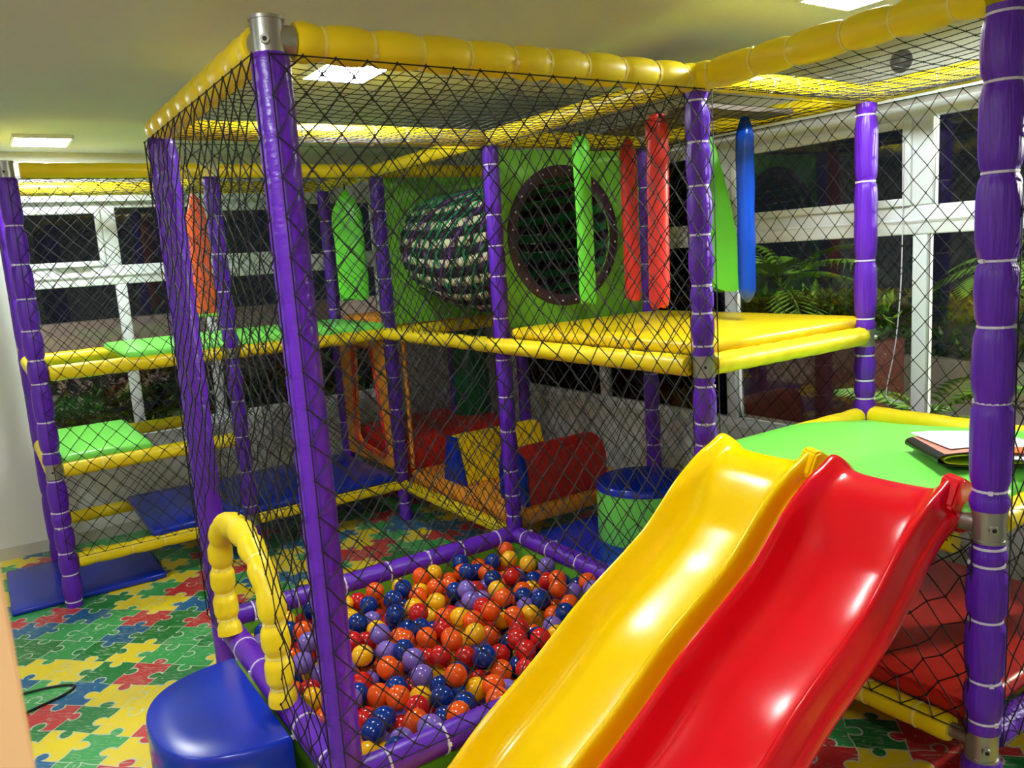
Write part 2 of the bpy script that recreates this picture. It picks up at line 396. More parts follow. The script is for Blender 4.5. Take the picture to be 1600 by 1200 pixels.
GAP = {'A': [(2.19, 2.32)], 'C': [(1.205, 1.285)], 'J': [(1.20, 1.275)], 'I': [(.845, .935), (.20, .285)], 'E': [(.70, .78), (2.19, 2.26)], 'F': [(1.21, 1.27), (.21, .28)]}
SPIN = {'C': 1.9, 'J': 1.9, 'I': 1.9, 'D': 1.9}
for k, (x, y) in POST.items():
    if k == 'F2' : pass
    ts = T.get(k, [] if k in 'AB' else reg(.21 if k in ('G', 'F', 'L', 'H') else .3))
    ts = [t for t in ts if not any(a - .01 < t < b + .01 for a, b in GAP.get(k, []))]
    sl = k in 'AB'
    sleeve('post', (x, y, 0), (x, y, H - .035), ts, PR.get(k, .045), 'purple_net' if sl else 'purple', FR, ties=k not in ('K', 'M', 'E2', 'F2', 'M2'), dip=.0 if sl else (.25 if k in 'IJCE' else .19),
           gaps=[g for g in GAP.get(k, []) if g[1] < 2.2], n=16)
def connector(x, y, z0, z1, r, label=None, bolts=((1.0, .0),)):
    """galvanised clamp collar with flanged rims and set screws"""
    V, F = sweep([(0, 0, z0 - z0), (0, 0, .008), (0, 0, .0081), (0, 0, z1 - z0 - .0081), (0, 0, z1 - z0 - .008), (0, 0, z1 - z0)], [r + .003, r + .003, r, r, r + .003, r + .003], 20)
    bm = bmesh.new(); bv = [bm.verts.new(v) for v in V]
    for f in F: bm.faces.new([bv[i] for i in f])
    o = frombm('pipe_connector', bm, 'metal', FR, loc=(x, y, z0)); smooth_angle(o, 40)
    for ang in bolts:
        an = ang[0]; c = Vector((math.cos(an), math.sin(an), 0)); zc = (z1 - z0) / 2
        b = tube('set_screw', [c * (r - .004) + Vector((0, 0, zc)), c * (r + .010) + Vector((0, 0, zc))], [.0125, .011], 'metal', o, 10)
        tube('screw_socket', [c * (r + .009) + Vector((0, 0, zc)), c * (r + .0112) + Vector((0, 0, zc))], .006, 'dark', o, 8)
    return o
cb = math.atan2(-2.0, -.7 - 0)
connector(X0, Y0, 2.185, 2.305, .041, bolts=((R(-118),),))
tube('pipe_socket', [(.02, 0, H), (.062, 0, H)], .037, 'metal', FR, 18); tube('pipe_socket', [(0, .02, H), (0, .062, H)], .037, 'metal', FR, 18)
connector(X1, Y0, 1.205, 1.285, .039, bolts=((R(-130),),))
connector(X2, Y0, 1.20, 1.275, .039, bolts=((R(-60),),))
connector(X1, YM, .845, .935, .042, bolts=((R(-140),),))
connector(X1, YM, .20, .285, .042, bolts=((R(-140),),))
connector(XE, Y2, .70, .78, .038, bolts=((R(-100),),))
connector(XE, Y2, 2.19, 2.30, .038, bolts=((R(-100),),))
connector(XF, Y2, 1.21, 1.27, .038, bolts=((R(-100),),))
connector(XF, Y2, .21, .28, .038, bolts=((R(-100),),))
# rails
def rail(a, b, z, m='yellow', r=.041, step=.15, ties=True, e0=.05, e1=.05, dz=0, dip=.10, off=(0, 0)):
    p, q = Vector((*POST[a], z)), Vector((*POST[b], z)); p += Vector((*off, 0)); q += Vector((*off, 0))
    d = (q - p).normalized(); p = p + d * e0; q = q - d * e1; L = (q - p).length
    n = max(1, int(round(L / step))); ts = [L * (i + .5 + random.uniform(-.08, .08)) / n for i in range(n)]
    return sleeve('rail', p, q, ts, r, m, FR, ties=ties, dip=dip, n=12)
near = dict(step=.145, r=.052, dip=.24)
rail('A', 'B', H, **near, e0=.06, e1=-.03); rail('A', 'C', H, **near, e0=.065, e1=0); rail('C', 'I', H, step=.16, r=.052, dip=.24, e0=.0, e1=.03)
rail('B', 'D', H, step=.16, e0=.0); rail('D', 'C', H, step=.16, e0=0, e1=.03); rail('C', 'J', H, step=.15, dip=.2, e0=.03, e1=.0)
rail('J', 'K', H, step=.2, e0=.02); rail('L', 'J', H, step=.2); rail('D', 'L', H, step=.25, ties=False); rail('G', 'D', H, step=.2, ties=False, e0=.0, e1=.03)
rail('F', 'G', H, step=.2, ties=False); rail('E', 'F', H, step=.2, ties=False, e0=.06); rail('H', 'F2', H, ties=False); rail('F2', 'E2', H, ties=False)
rail('I', 'K', H, step=.2, ties=False); rail('E', 'E2', H, ties=False); rail('F', 'F2', H, ties=False); rail('G', 'H', H, ties=False); rail('L', 'M', H, ties=False); rail('G', 'M', H, ties=False); rail('M', 'M2', H, ties=False)
# upper deck rails
rail('C', 'J', HU, step=.11, dip=.09, ties=False, e0=.045, e1=.02, r=.043); rail('D', 'C', HU, step=.16, e0=-.01, e1=.045, ties=False, dip=.06, off=(-.03, 0)); rail('G', 'D', HU, step=.16, e0=.0, e1=-.01, ties=False, off=(-.03, 0))
rail('F', 'G', HU, step=.16, ties=False, e0=.045, e1=0); rail('E', 'F', HU, step=.16, ties=False, e1=.045); rail('F2', 'H', HU, ties=False); rail('E2', 'F2', HU, ties=False); rail('E', 'E2', HU, ties=False); rail('D', 'L', HU, ties=False); rail('J', 'L', HU, ties=False); rail('G', 'M', HU, ties=False); rail('H', 'M2', HU, ties=False)
# slide deck rails
rail('C', 'J', HG, step=.2, ties=False); rail('J', 'K', HG, step=.25, ties=False, e0=.035, r=.046); rail('I', 'K', HG, step=.2, ties=False, e0=.045)
tube('bare_pipe', [(X1, YM + .03, HG), (X1, -.03, HG)], .025, 'metal', FR, 14); tube('pipe_socket', [(X1, YM + .03, HG), (X1, YM + .115, HG)], .031, 'metal', FR, 14)
rail('C', 'I', HB + .0, step=.17, e0=.04, e1=.085, r=.041); tube('bare_pipe', [(X1, YM + .03, HB), (X1, YM + .10, HB)], .022, 'metal', FR, 14)
tube('rail', [(X1 - .005, YM + .22, HG - .075), (X1 - .005, YM + .085, HG - .075)], .03, 'yellow', FR, 12)
# middle step and bottom rails of the back wing
rail('E', 'F', HM, ties=True, step=.45, e0=.045, dip=.07); rail('E2', 'F2', HM, ties=False); rail('E', 'E2', HM, ties=False)
rail('E', 'F', HB, ties=True, step=.19, e0=.05, e1=.045, dip=.2); rail('F', 'G', HB, ties=False, e0=.045, e1=0, step=.16, r=.036); rail('E2', 'F2', HB, ties=False); rail('F2', 'H', HB, ties=False)
rail('G', 'D', HB, ties=False, e0=0, e1=.0, step=.12, r=.037); rail('I', 'K', HB, m='purple', ties=False)
# ball pit curb rails, wrapped in purple vinyl
pit = dict(m='purple_rail', r=.046, step=.21, dip=.03)
rail('A', 'B', HB, **pit, e0=0, e1=0); rail('B', 'D', HB, **pit, e0=.0, e1=0); rail('D', 'C', HB, **pit, e0=0, e1=0); rail('A', 'C', HB, **pit, e0=0, e1=0)

# ------------------------------------------------------------------ nets
def net(o, U, Vv, WU, WV, du=.088, dv=.098, r=.0020, sag=.012, jit=.0028, hole=None, knots=True, seed=0, droop=0, square=False):
    """diamond netting in the plane o + s*U + t*Vv; triangular strands and small knots; loosely displaced"""
    o, U, Vv = Vector(o), Vector(U), Vector(Vv); Nn = U.cross(Vv).normalized(); rnd = random.Random(seed)
    nu = max(2, round(WU / du) * 2); nv = max(2, round(WV / dv) * 2); a, b = WU / nu, WV / nv
    P = {}
    for i in range(nu + 1):
        for j in range(nv + 1):
            if (i + j) % 2 and not square: continue
            s, t = i * a, j * b
            e = min(i, nu - i, j, nv - j)
            k = 0 if e == 0 else 1
            q = Vector((s * 1.9 + seed, t * 1.9, seed * 1.3))
            ds = k * (rnd.gauss(0, jit) + .022 * noise.noise(q)); dt = k * (rnd.gauss(0, jit) + .022 * noise.noise(q + Vector((7, 3, 1))))
            if hole and hole(s, t): continue
            P[i, j] = o + Vector((0, 0, -droop * 16 * (i / nu) * (1 - i / nu) * (j / nv) * (1 - j / nv))) + U * (s + ds) + Vv * (t + dt) + Nn * (k * sag * (noise.noise(q * .8 + Vector((1, 9, 4))) + .3 * rnd.gauss(0, .4)))
    V, F = [], []
    def strand(p, q):
        d = q - p
        if d.length < 1e-4: return
        x, y, _ = basis(d); n0 = len(V)
        for c in (p, q):
            for k in range(3):
                an = 2.094 * k; V.append(c + x * (r * math.cos(an)) + y * (r * math.sin(an)))
        for k in range(3): F.append((n0 + k, n0 + (k + 1) % 3, n0 + 3 + (k + 1) % 3, n0 + 3 + k))
    for (i, j), p in P.items():
        for dd in (((1, 0), (0, 1)) if square else ((-1, 1), (1, 1))):
            q = P.get((i + dd[0], j + dd[1]))
            if q is not None: strand(p, q)
        for q in () if square else (P.get((i + 2, j)) if j in (0, nv) else None, P.get((i, j + 2)) if i in (0, nu) else None):
            if q is not None: strand(p, q)
        if knots:
            n0 = len(V); k = r * 1.9
            for c in ((k, 0, 0), (-k, 0, 0), (0, k, 0), (0, -k, 0), (0, 0, k * 1.6), (0, 0, -k * 1.6)): V.append(p + Vector(c))
            for f in ((0, 2, 4), (2, 1, 4), (1, 3, 4), (3, 0, 4), (2, 0, 5), (1, 2, 5), (3, 1, 5), (0, 3, 5)): F.append(tuple(n0 + x for x in f))
    return mesh('net_panel', V, F, 'net', FR, smooth=False)
EX, EY, EZ = (1, 0, 0), (0, 1, 0), (0, 0, 1)
arch_hole = lambda s, t: abs((s - .815) / .39) ** 4 + abs(t / .62) ** 4 < 1
NT_ = H - .045 - (HB + .03)
net((-.02, -.052, HB + .03), EX, EZ, 1.54, NT_, seed=1, sag=.02, r=.0023)                       # front of the ball pit
net((-.054, -.03, HB + .03), EY, EZ, 1.42, NT_, seed=2, sag=.03, hole=arch_hole, r=.0023)       # entry side
net((0, Y1 + .05, HB + .03), EX, EZ, 1.5, NT_, seed=3, sag=.02)                                 # pit, far side
net((X1 - .03, .03, HB + .03), EY, EZ, 1.29, NT_, seed=4, sag=.02)                              # pit, deck side
net((.03, .03, H - .04), EX, EY, 1.44, 1.29, du=.105, dv=.105, seed=5, sag=.01, jit=.0012, r=.0014, droop=.03, square=True, knots=False)       # pit roof
net((XE, Y2 - .052, HB + .03), EX, EZ, XF - XE, NT_, seed=6, sag=.015)
net((XF, Y2 - .052, HB + .03), EX, EZ, X1 - XF, NT_, seed=7, sag=.015)
net((X1 - .05, Y1, HB + .03), EY, EZ, Y2 - Y1, NT_, du=.075, dv=.085, seed=8, sag=.015)
net((X1 + .03, YM + .03, H - .035), EX, EY, X2 - X1 - .06, -YM - .06, du=.11, dv=.13, seed=9, sag=.01, jit=.0015, r=.0016, droop=.04, square=True)
net((X1 + .03, .03, H - .04), EX, EY, X2 - X1 - .06, Y1 - .06, du=.12, dv=.12, seed=10, sag=.02, r=.0014, droop=.05, square=True)
net((XE, Y2, H - .03), EX, EY, X1 - XE, Y3 - Y2, seed=11, sag=.01, knots=False, r=.0016)
net((X2 + .05, Y0, .1), EY, EZ, Y1, 2.11, seed=12, sag=.015)
net((X2 + .05, YM, .1), EY, EZ, -YM, 2.11, seed=13, sag=.015, du=.095, dv=.105)
net((X2 + .05, Y1, .1), EY, EZ, Y2 - Y1, 2.11, seed=14, sag=.015, knots=False)
net((X1, YM - .056, .26), EX, EZ, X2 - X1, 1.95, seed=15, sag=.015)
net((X1 - .045, YM + .02, HB + .04), EY, EZ, -YM - .04, HG - HB - .08, du=.10, dv=.09, seed=16, sag=.08, jit=.008, r=.0023)
net((XE, Y3 + .05, HB), EX, EZ, X1 - XE, 2.0, seed=17, sag=.02, knots=False)
net((X1, Y3 + .05, HB), EX, EZ, X2 - X1, 1.0, seed=18, sag=.02, knots=False)

# ------------------------------------------------------------------ arch over the pit entry
A = tag(empty('entry_arch', (-.03, .78, HB)), 'yellow padded arch tied into the net over the ball pit entry', 'arch')
P, Q = [], []
N = 90
def archp(t):
    y0, y1, z0, zt = 1.11, .465, .0, .52
    if t < .36: k = t / .36; return Vector((0, y0 + .02 * math.sin(k * 3.1), z0 + k * (zt - .20)))
    if t > .64: k = (1 - t) / .36; return Vector((0, y1 - .0 * k, z0 + k * (zt - .20)))
    k = (t - .36) / .28 * math.pi; return Vector((0, (y0 + y1) / 2 + (y0 - y1) / 2 * math.cos(k), zt - .20 + .20 * math.sin(k)))
pts = [archp(i / N) for i in range(N + 1)]
L = [0]
for i in range(N): L.append(L[-1] + (pts[i + 1] - pts[i]).length)
ts = [L[-1] * (i + .5) / 13 for i in range(13)]
rad = []
for s in L:
    f = 1.0
    for t in ts: f -= .26 * math.exp(-((s - t) / .018) ** 2)
    rad.append(.047 * f)
loc = [Vector((p.x, p.y - .78, p.z + .04)) for p in pts]
ar = tube('sleeve', loc, rad, 'yellow', A, 14)
for t in ts:
    i = min(range(N), key=lambda q: abs(L[q] - t)); d = loc[i + 1] - loc[i]
    tie_at(loc[i], d, .0345, ar, random.random() * 6, (0, 0, 0), 'tie_y')

# ------------------------------------------------------------------ ball pit lining and balls
PL = tag(empty('pit_liner', (.75, .674, 0)), 'lime green vinyl lining around the ball pit', 'liner')
hx, hy = .715, .64
boxes('liner_wall', [(-hx - .02, -hx, -hy, hy, .0, HB)], 'green_panel', PL); boxes('liner_wall', [(hx, hx + .02, -hy, hy, 0, HB)], 'green_panel', PL)
boxes('liner_wall', [(-hx, hx, -hy - .02, -hy, 0, HB)], 'green_panel', PL); boxes('liner_wall', [(-hx, hx, hy, hy + .02, 0, HB)], 'green_panel', PL)
boxes('liner_floor', [(-hx, hx, -hy, hy, .002, .02)], 'green_panel', PL)
BR = .0415
rb = random.Random(5)
balls = []
from collections import defaultdict
grid = defaultdict(list)
def rest(x, y):
    z = .02 + BR
    gi, gj = int(x / .09), int(y / .09)
    for di in (-1, 0, 1):
        for dj in (-1, 0, 1):
            for b in grid[gi + di, gj + dj]:
                d2 = (b[0] - x) ** 2 + (b[1] - y) ** 2
                if d2 < 4 * BR * BR: z = max(z, b[2] + math.sqrt(4 * BR * BR - d2))
    return z
bx0, bx1, by0, by1 = .75 - hx + BR, .75 + hx - BR, .674 - hy + BR, .674 + hy - BR
for n_ in range(1000):
    best = None
    for c in range(46):
        x, y = rb.uniform(bx0, bx1), rb.uniform(by0, by1); z = rest(x, y)
        cost = z + .05 * max(0, (x - bx0) / (bx1 - bx0) + (y - by0) / (by1 - by0) - 1.45)
        if best is None or cost < best[0]: best = (cost, x, y, z)
    if best[3] > .245: break
    b = best[1:]; balls.append(b); grid[int(b[0] / .09), int(b[1] / .09)].append(b)
def covered(b):                                                   # how many balls press on this one from above
    return sum(1 for o in balls if o[2] > b[2] + .02 and (o[0] - b[0]) ** 2 + (o[1] - b[1]) ** 2 < (1.5 * BR) ** 2)
balls.sort(key=lambda b: -(b[2] - .02 * covered(b)))
bm = bmesh.new(); bmesh.ops.create_icosphere(bm, subdivisions=4, radius=BR)
ball_me = {}
names = ['red', 'orange', 'yellow', 'blue', 'violet']; wts = [.2, .27, .18, .22, .13]
for c in names:
    me = bpy.data.meshes.new(c + '_ball'); bm.to_mesh(me); me.materials.append(M['ball_' + c]); me.polygons.foreach_set('use_smooth', [True] * len(me.polygons)); ball_me[c] = me
bm.free()
rest_b = []
for i, b in enumerate(balls):
    c = rb.choices(names, wts)[0]
    if i < 300:
        o = link('pit_ball', ball_me[c], None, b)
        tag(o, 'glossy %s plastic ball lying in the ball pit' % c, 'ball', '%s balls in the ball pit' % c)
    else: rest_b.append((b, c))
bm = bmesh.new(); idx = {c: i for i, c in enumerate(names)}
for b, c in rest_b:
    g = bmesh.ops.create_icosphere(bm, subdivisions=2, radius=BR, matrix=Matrix.Translation(b))
    for v in g['verts']:
        for f in v.link_faces: f.material_index = idx[c]
me = bpy.data.meshes.new('buried_balls'); bm.to_mesh(me); bm.free(); me.polygons.foreach_set('use_smooth', [True] * len(me.polygons))
for c in names: me.materials.append(M['ball_' + c])
tag(link('buried_balls', me), 'mixed coloured plastic balls buried under the top layer of the ball pit', 'balls', kind='stuff')

# ------------------------------------------------------------------ slides
LIP = [(1.60, .915), (1.575, .952), (1.53, .982), (1.48, .988), (1.40, .968), (1.32, .925), (1.24, .868), (1.17, .805), (1.10, .745), (1.02, .695), (.94, .650), (.86, .606), (.78, .556), (.70, .498), (.62, .440), (.54, .388), (.46, .340), (.38, .286), (.30, .222), (.22, .165), (.12, .125), (0, .11), (-.12, .11)]
def catmull(P, n):
    out = []
    for i in range(len(P) - 1):
        p0, p1, p2, p3 = (Vector(P[max(0, min(len(P) - 1, k))]) for k in (i - 1, i, i + 1, i + 2))
        for k in range(n):
            t = k / n; out.append(.5 * (2 * p1 + (p2 - p0) * t + (2 * p0 - 5 * p1 + 4 * p2 - p3) * t * t + (3 * p1 - p0 - 3 * p2 + p3) * t ** 3))
    out.append(Vector(P[-1])); return out
def slide(yc, m, label, W=.415):
    root = tag(empty('slide', (.7, yc, 0)), label, 'slide')
    prof = catmull([(a, b) for a, b in LIP], 5); h = W / 2
    # half section: y from centre, depth below the lip
    half = [(0, -.116), (.22, -.1145), (.42, -.110), (.58, -.102), (.66, -.093), (.72, -.074), (.785, -.038), (.83, -.010), (.875, .0), (.92, .0), (.95, -.012), (.965, -.040), (.972, -.066), (.99, -.076), (1.03, -.079), (1.045, -.092), (1.045, -.118)]
    sec = [(-a, b) for a, b in half[:0:-1]] + half
    sec2 = catmull(sec, 2)
    V, F = [], []; nS = len(sec2)
    for i, p in enumerate(prof):
        t = (prof[min(i + 1, len(prof) - 1)] - prof[max(0, i - 1)]).normalized()
        nrm = Vector((t.y, -t.x)) if t.x < 0 else Vector((-t.y, t.x))
        if nrm.y < 0: nrm = -nrm
        k = max(0, min(1, (p.x - 1.20) / .30)); dep = 1 - .68 * k * k * (3 - 2 * k)
        if p.x < .1: dep *= .8
        for a, d in sec2:
            dd = d * dep if abs(a) < .93 else d
            lift = 0
            if abs(a) > .55 and p.x > 1.42: lift = .016 * math.exp(-((p.x - 1.49) / .04) ** 2) * math.exp(-((abs(a) - .9) / .22) ** 2)
            V.append((p.x - .7 + nrm.x * dd * (1 - k * .7), a * h, p.y + nrm.y * dd + lift))
    for i in range(len(prof) - 1):
        for j in range(nS - 1): F.append((i * nS + j, i * nS + j + 1, (i + 1) * nS + j + 1, (i + 1) * nS + j))
    o = mesh('chute', V, F, m, root); md = o.modifiers.new('thick', 'SOLIDIFY'); md.thickness = .006; md.offset = -1
    # moulded hook brackets on both shoulders
    for s in (-1,):
        bm = bmesh.new(); y0, y1 = s * h * .80, s * h * 1.06
        pr = [(.735, .945), (.775, 1.012), (.805, 1.016), (.90, .962), (.862, .925), (.862, .845), (.80, .845), (.775, .90), (.75, .925)]
        a = [bm.verts.new((x, y0, z)) for x, z in pr]; b = [bm.verts.new((x, y1, z - (.012 if z > .9 else 0))) for x, z in pr]
        bm.faces.new(a); bm.faces.new(b[::-1])
        for i in range(len(pr)): bm.faces.new((a[i], b[i], b[(i + 1) % len(pr)], a[(i + 1) % len(pr)]))
        bmesh.ops.bevel(bm, geom=bm.edges[:], offset=.007, segments=2, affect='EDGES')
        smooth_angle(frombm('hook_bracket', bm, m, root), 35)
    # foot under the run-out
    boxes('foot', [(-.81, -.62, -h * .9, h * .9, 0, .012), (-.74, -.70, -h * .8, h * .8, .012, .03)], m, root, bev=.004)
    return root
slide(-.272, 'slide_y', 'glossy yellow plastic wave slide beside the ball pit')
slide(-.727, 'slide_r', 'glossy red plastic wave slide ending at the green deck')

# ------------------------------------------------------------------ decks and pads
gp = pad('deck_pad', X1 - .02, X2 - .035, YM + .03, .005, HG - .03, HG + .048, 'green', 'lime green padded deck at the top of the two slides', r=.026, crown=.034, wrinkle=.010, power=2)
for v in gp.data.vertices:                                         # sags towards the far corner post
    u_, t_ = v.co.x / .5, v.co.y / .5
    v.co.z -= .06 * max(0, min(1, (u_ - .1) / .9)) * max(0, min(1, (t_ + .6) / 1.4))
    v.co.y -= .05 * max(0, min(1, (u_ - .1) / .9)) * max(0, min(1, (t_ - .2) / .8))
pad('deck_pad', X1 + .01, X2 + .01, .02, Y1 - .06, HU + .03, HU + .085, 'padyellow', 'yellow padded upper deck below the red and blue hanging bags', r=.022, crown=.01)
pad('deck_pad', X1 + .02, X2, YM + .03, -.05, HB + .03, HB + .085, 'red', 'red padded floor mat underneath the slide deck', r=.02)
pad('deck_pad', X1 + .05, X2 - .03, .05, Y1 + .02, .12, .215, 'blue', 'blue padded floor mat underneath the yellow deck', r=.02)
pad('deck_pad', X1 + .04, X2 - .03, Y1 + .03, Y2 - .05, HB + .01, HB + .095, 'orange', 'orange padded floor mat under the net tunnel', r=.02)
pad('deck_pad', -.045, X1 - .05, Y2 - .02, Y3 - .04, HB + .03, HB + .075, 'blue', 'blue padded low deck in the back wing', r=.018)
pad('deck_pad', -.05, X1 - .02, Y2 - .02, Y3 - .05, HU + .025, HU + .07, 'green', 'long lime green padded upper deck by the back windows', r=.018)
pad('deck_pad', XE + .04, .02, Y2 - .01, Y3 + .0, HM + .03, HM + .075, 'green', 'lime green padded climbing step beside the back wall', r=.018)
pad('deck_pad', X1 + .05, X2 - .05, Y2 + .06, Y3 - .05, HU + .02, HU + .09, 'orange', 'orange padded upper deck behind the green tunnel panel', r=.018)
pad('floor_mat', -.75, .01, Y2 + .06, 3.46, .0, .032, 'blue', 'flat blue vinyl mat on the floor at the foot of the climbing wing', 'mat', r=.012, crown=.004)
pad('wedge_pad', X1 + .06, 2.45, Y2 + .02, Y3 - .08, HB + .01, .53, 'red', 'dark red padded block behind the orange mat', r=.04)
# D shaped step
def dstep():
    bm = bmesh.new(); out = []
    yc, ry, rx, xf = .63, .335, .36, -.06
    out.append((xf, yc - ry)); 
    for i in range(0, 33):
        an = -math.pi / 2 - math.pi * i / 32
        c, s = math.cos(an), math.sin(an)
        sq = lambda v: math.copysign(abs(v) ** .78, v)
        out.append((xf + rx * sq(c) - .001, yc + ry * sq(s)))
    out.append((xf, yc + ry))
    cx, cy = -.24, yc
    out = [(x - cx, y - cy) for x, y in out]
    rings = []
    for z, k in ((0, .965), (.008, 1.0), (.20, 1.0), (.235, .998), (.248, .988), (.254, .972), (.256, .95), (.252, .5)):
        rings.append([bm.verts.new((x * k, y * k, z)) for x, y in out])
    n = len(out)
    for a, b in zip(rings, rings[1:]):
        for i in range(n): bm.faces.new((a[i], a[(i + 1) % n], b[(i + 1) % n], b[i]))
    bm.faces.new(rings[0][::-1]); bm.faces.new(rings[-1])
    o = frombm('entry_step', bm, 'blue', None, loc=(cx, cy, 0)); smooth_angle(o, 50)
    tag(o, 'blue vinyl half-round step in front of the ball pit entry', 'step')
dstep()
# foam shapes
def prism(name, prof, y0, y1, m, label, cat, endm=None, origin=(0, 0, 0), axis='x', bev=.015, capthick=.012):
    """profile in (y,z), extruded along x from x0 to x1"""
    root = tag(empty(name, origin), label, cat); 
    def body(a, b, mm, nm, grow=0, bv=bev):
        bm = bmesh.new()
        A_ = [bm.verts.new((a, p, z)) for p, z in prof]; B_ = [bm.verts.new((b, p, z)) for p, z in prof]
        bm.faces.new(A_[::-1]); bm.faces.new(B_)
        for i in range(len(prof)): bm.faces.new((A_[i], A_[(i + 1) % len(prof)], B_[(i + 1) % len(prof)], B_[i]))
        bmesh.ops.bevel(bm, geom=bm.edges[:], offset=bv, segments=2, affect='EDGES')
        return smooth_angle(frombm(nm, bm, mm, root), 40)
    body(y0 + capthick, y1, m, 'cover'); 
    if endm: body(y0, y0 + capthick * 2, endm, 'end_panel', bv=.005)
    return root
PZ = HB + .10
prism('foam_block', [(-.13, 0), (.13, 0), (.06, .285), (-.04, .285)], -.30, .34, 'padyellow', 'yellow foam hurdle with a blue end face on the orange mat', 'foam block', 'blue', (1.885, 2.12, PZ), capthick=.012)
prism('foam_block', [(-.13, 0), (.13, 0), (.13, .20), (.10, .27), (.03, .30), (-.04, .30), (-.10, .27), (-.13, .2)], -.29, .29, 'red', 'red rounded foam hurdle with a blue end face on the orange mat', 'foam block', 'blue', (1.91, 1.53, PZ), capthick=.012)
# cylinder stool
st = tag(empty('foam_drum', (2.03, .92, .20)), 'lime green foam drum with a blue top on the blue mat', 'foam drum')
V, F = sweep([(0, 0, 0), (0, 0, .02), (0, 0, .29)], [.235, .245, .245], 40); mesh('drum_side', V, F, 'green', st)
V, F = sweep([(0, 0, .285), (0, 0, .305), (0, 0, .318), (0, 0, .325)], [.248, .247, .235, .12], 40); mesh('drum_top', V, F, 'blue', st)
for c in ('drum_side', 'drum_top'): pass
for c in st.children: smooth_angle(c, 40)
# dark green roller column and orange opening panel in the back bay
col = tag(empty('padded_column', (2.32, 3.10, .53)), 'dark green padded column standing behind the foam hurdles', 'column')
V, F = sweep([(0, 0, 0), (0, 0, .015), (0, 0, .675), (0, 0, .69)], [.135, .15, .15, .135], 28); smooth_angle(mesh('column_body', V, F, 'dkgreen', col), 50)
V, F = sweep([(-.153, 0, .02), (-.153, 0, .67)], [.012, .012], 8); smooth_angle(mesh('seam_strip', V, F, 'purple', col), 50)
def opening():
    root = tag(empty('crawl_panel', (X1, (Y2 + Y3) / 2, .33)), 'orange vinyl panel with a tapering crawl opening next to the blue low deck', 'panel')
    y0, y1, z0, z1 = -.40, .39, 0, .86
    inner = [(-.14, .86 - .05), (.13, .86 - .05), (.235, .16), (.20, .12), (-.25, .10), (-.30, .15)]
    inner = [(.145, .80), (.22, .15), (.17, .10), (-.24, .06), (-.29, .12), (-.16, .80)]
    outer = [(y1, z1), (y1, z0), (.17, z0), (-.24, z0), (y0, z0), (y0, z1)]
    bm = bmesh.new(); t = .03
    def ring(pts, x): return [bm.verts.new((x, a, b)) for a, b in pts]
    o0, i0, o1, i1 = ring(outer, -t / 2), ring(inner, -t / 2), ring(outer, t / 2), ring(inner, t / 2); n = 6
    for i in range(n):
        j = (i + 1) % n
        bm.faces.new((o0[i], o0[j], i0[j], i0[i])); bm.faces.new((o1[i], i1[i], i1[j], o1[j])); bm.faces.new((i0[i], i0[j], i1[j], i1[i])); bm.faces.new((o0[i], o1[i], o1[j], o0[j]))
    frombm('panel_face', bm, 'orange', root, smooth=False)
    tube('edge_piping', [(-t / 2 - .004, a, b) for a, b in inner], .012, 'redbag', root, 8, closed=True)
opening()
tag(tube('orange_strap', [(X1 + .07, Y2 - .03, HU - .05), (X1 + .072, Y2 - .03, .75), (X1 + .07, Y2 - .03, HB + .10)], [.014, .014, .014], 'orange', None, 8), 'thin orange vertical strap behind the corner post at the orange mat', 'strap')

# ------------------------------------------------------------------ green panels and net tunnel
TX, TZ, TR = 1.935, 1.77, .318
def hole_panel(y, x0, x1, z0, z1, label, rim):
    root = tag(empty('tunnel_panel', ((x0 + x1) / 2, y, z0)), label, 'panel')
    cx = (x0 + x1) / 2; n = 96; t = .012
    bm = bmesh.new(); rows = []
    hx_, hz_ = (x1 - x0) / 2, (z1 - z0) / 2; zc = hz_
    for k in range(n):
        an = 2 * math.pi * k / n; c, s = math.cos(an), math.sin(an)
        ix, iz = TX - cx + TR * c, TZ - z0 + TR * s
        # ray from hole centre to the rectangle
        ox, oz = TX - cx, TZ - z0
        tx = ((hx_ if c > 0 else -hx_) - ox) / c if abs(c) > 1e-6 else 9; tz = ((z1 - z0 if s > 0 else 0) - oz) / s if abs(s) > 1e-6 else 9
        q = min(tx, tz); px, pz = ox + c * q, oz + s * q
        rows.append([bm.verts.new(v) for v in ((ix, -t, iz), (px, -t, pz), (px, t, pz), (ix, t, iz))])
    for k in range(n):
        a, b = rows[k], rows[(k + 1) % n]
        for i in range(4): bm.faces.new((a[i], a[(i + 1) % 4], b[(i + 1) % 4], b[i]))
    smooth_angle(frombm('panel_sheet', bm, 'green_panel', root), 30)
    if rim:
        V, F = [], []
        for k in range(n):
            an = 2 * math.pi * k / n; c, s = math.cos(an), math.sin(an)
            for r_, yy in ((TR - .012, -t - .004), (TR + .0, -t - .01), (TR + .040, -t - .01), (TR + .046, -t)): V.append((TX - cx + r_ * c, yy, TZ - z0 + r_ * s))
        for k in range(n):
            for i in range(3): F.append((k * 4 + i, k * 4 + i + 1, ((k + 1) % n) * 4 + i + 1, ((k + 1) % n) * 4 + i))
        rm = mesh('hole_rim', V, F, 'rim', root)
        for k in range(24):
            an = 2 * math.pi * (k + .5) / 24; q = Vector((TX - cx + (TR + .02) * math.cos(an), -t - .011, TZ - z0 + (TR + .02) * math.sin(an)))
            bmr = bmesh.new(); bmesh.ops.create_icosphere(bmr, subdivisions=1, radius=.006)
            if k == 0: rv = frombm('rivet', bmr, 'tie', rm, loc=q); rme = rv.data
            else: bmr.free(); link('rivet', rme, rm, q)
    return root
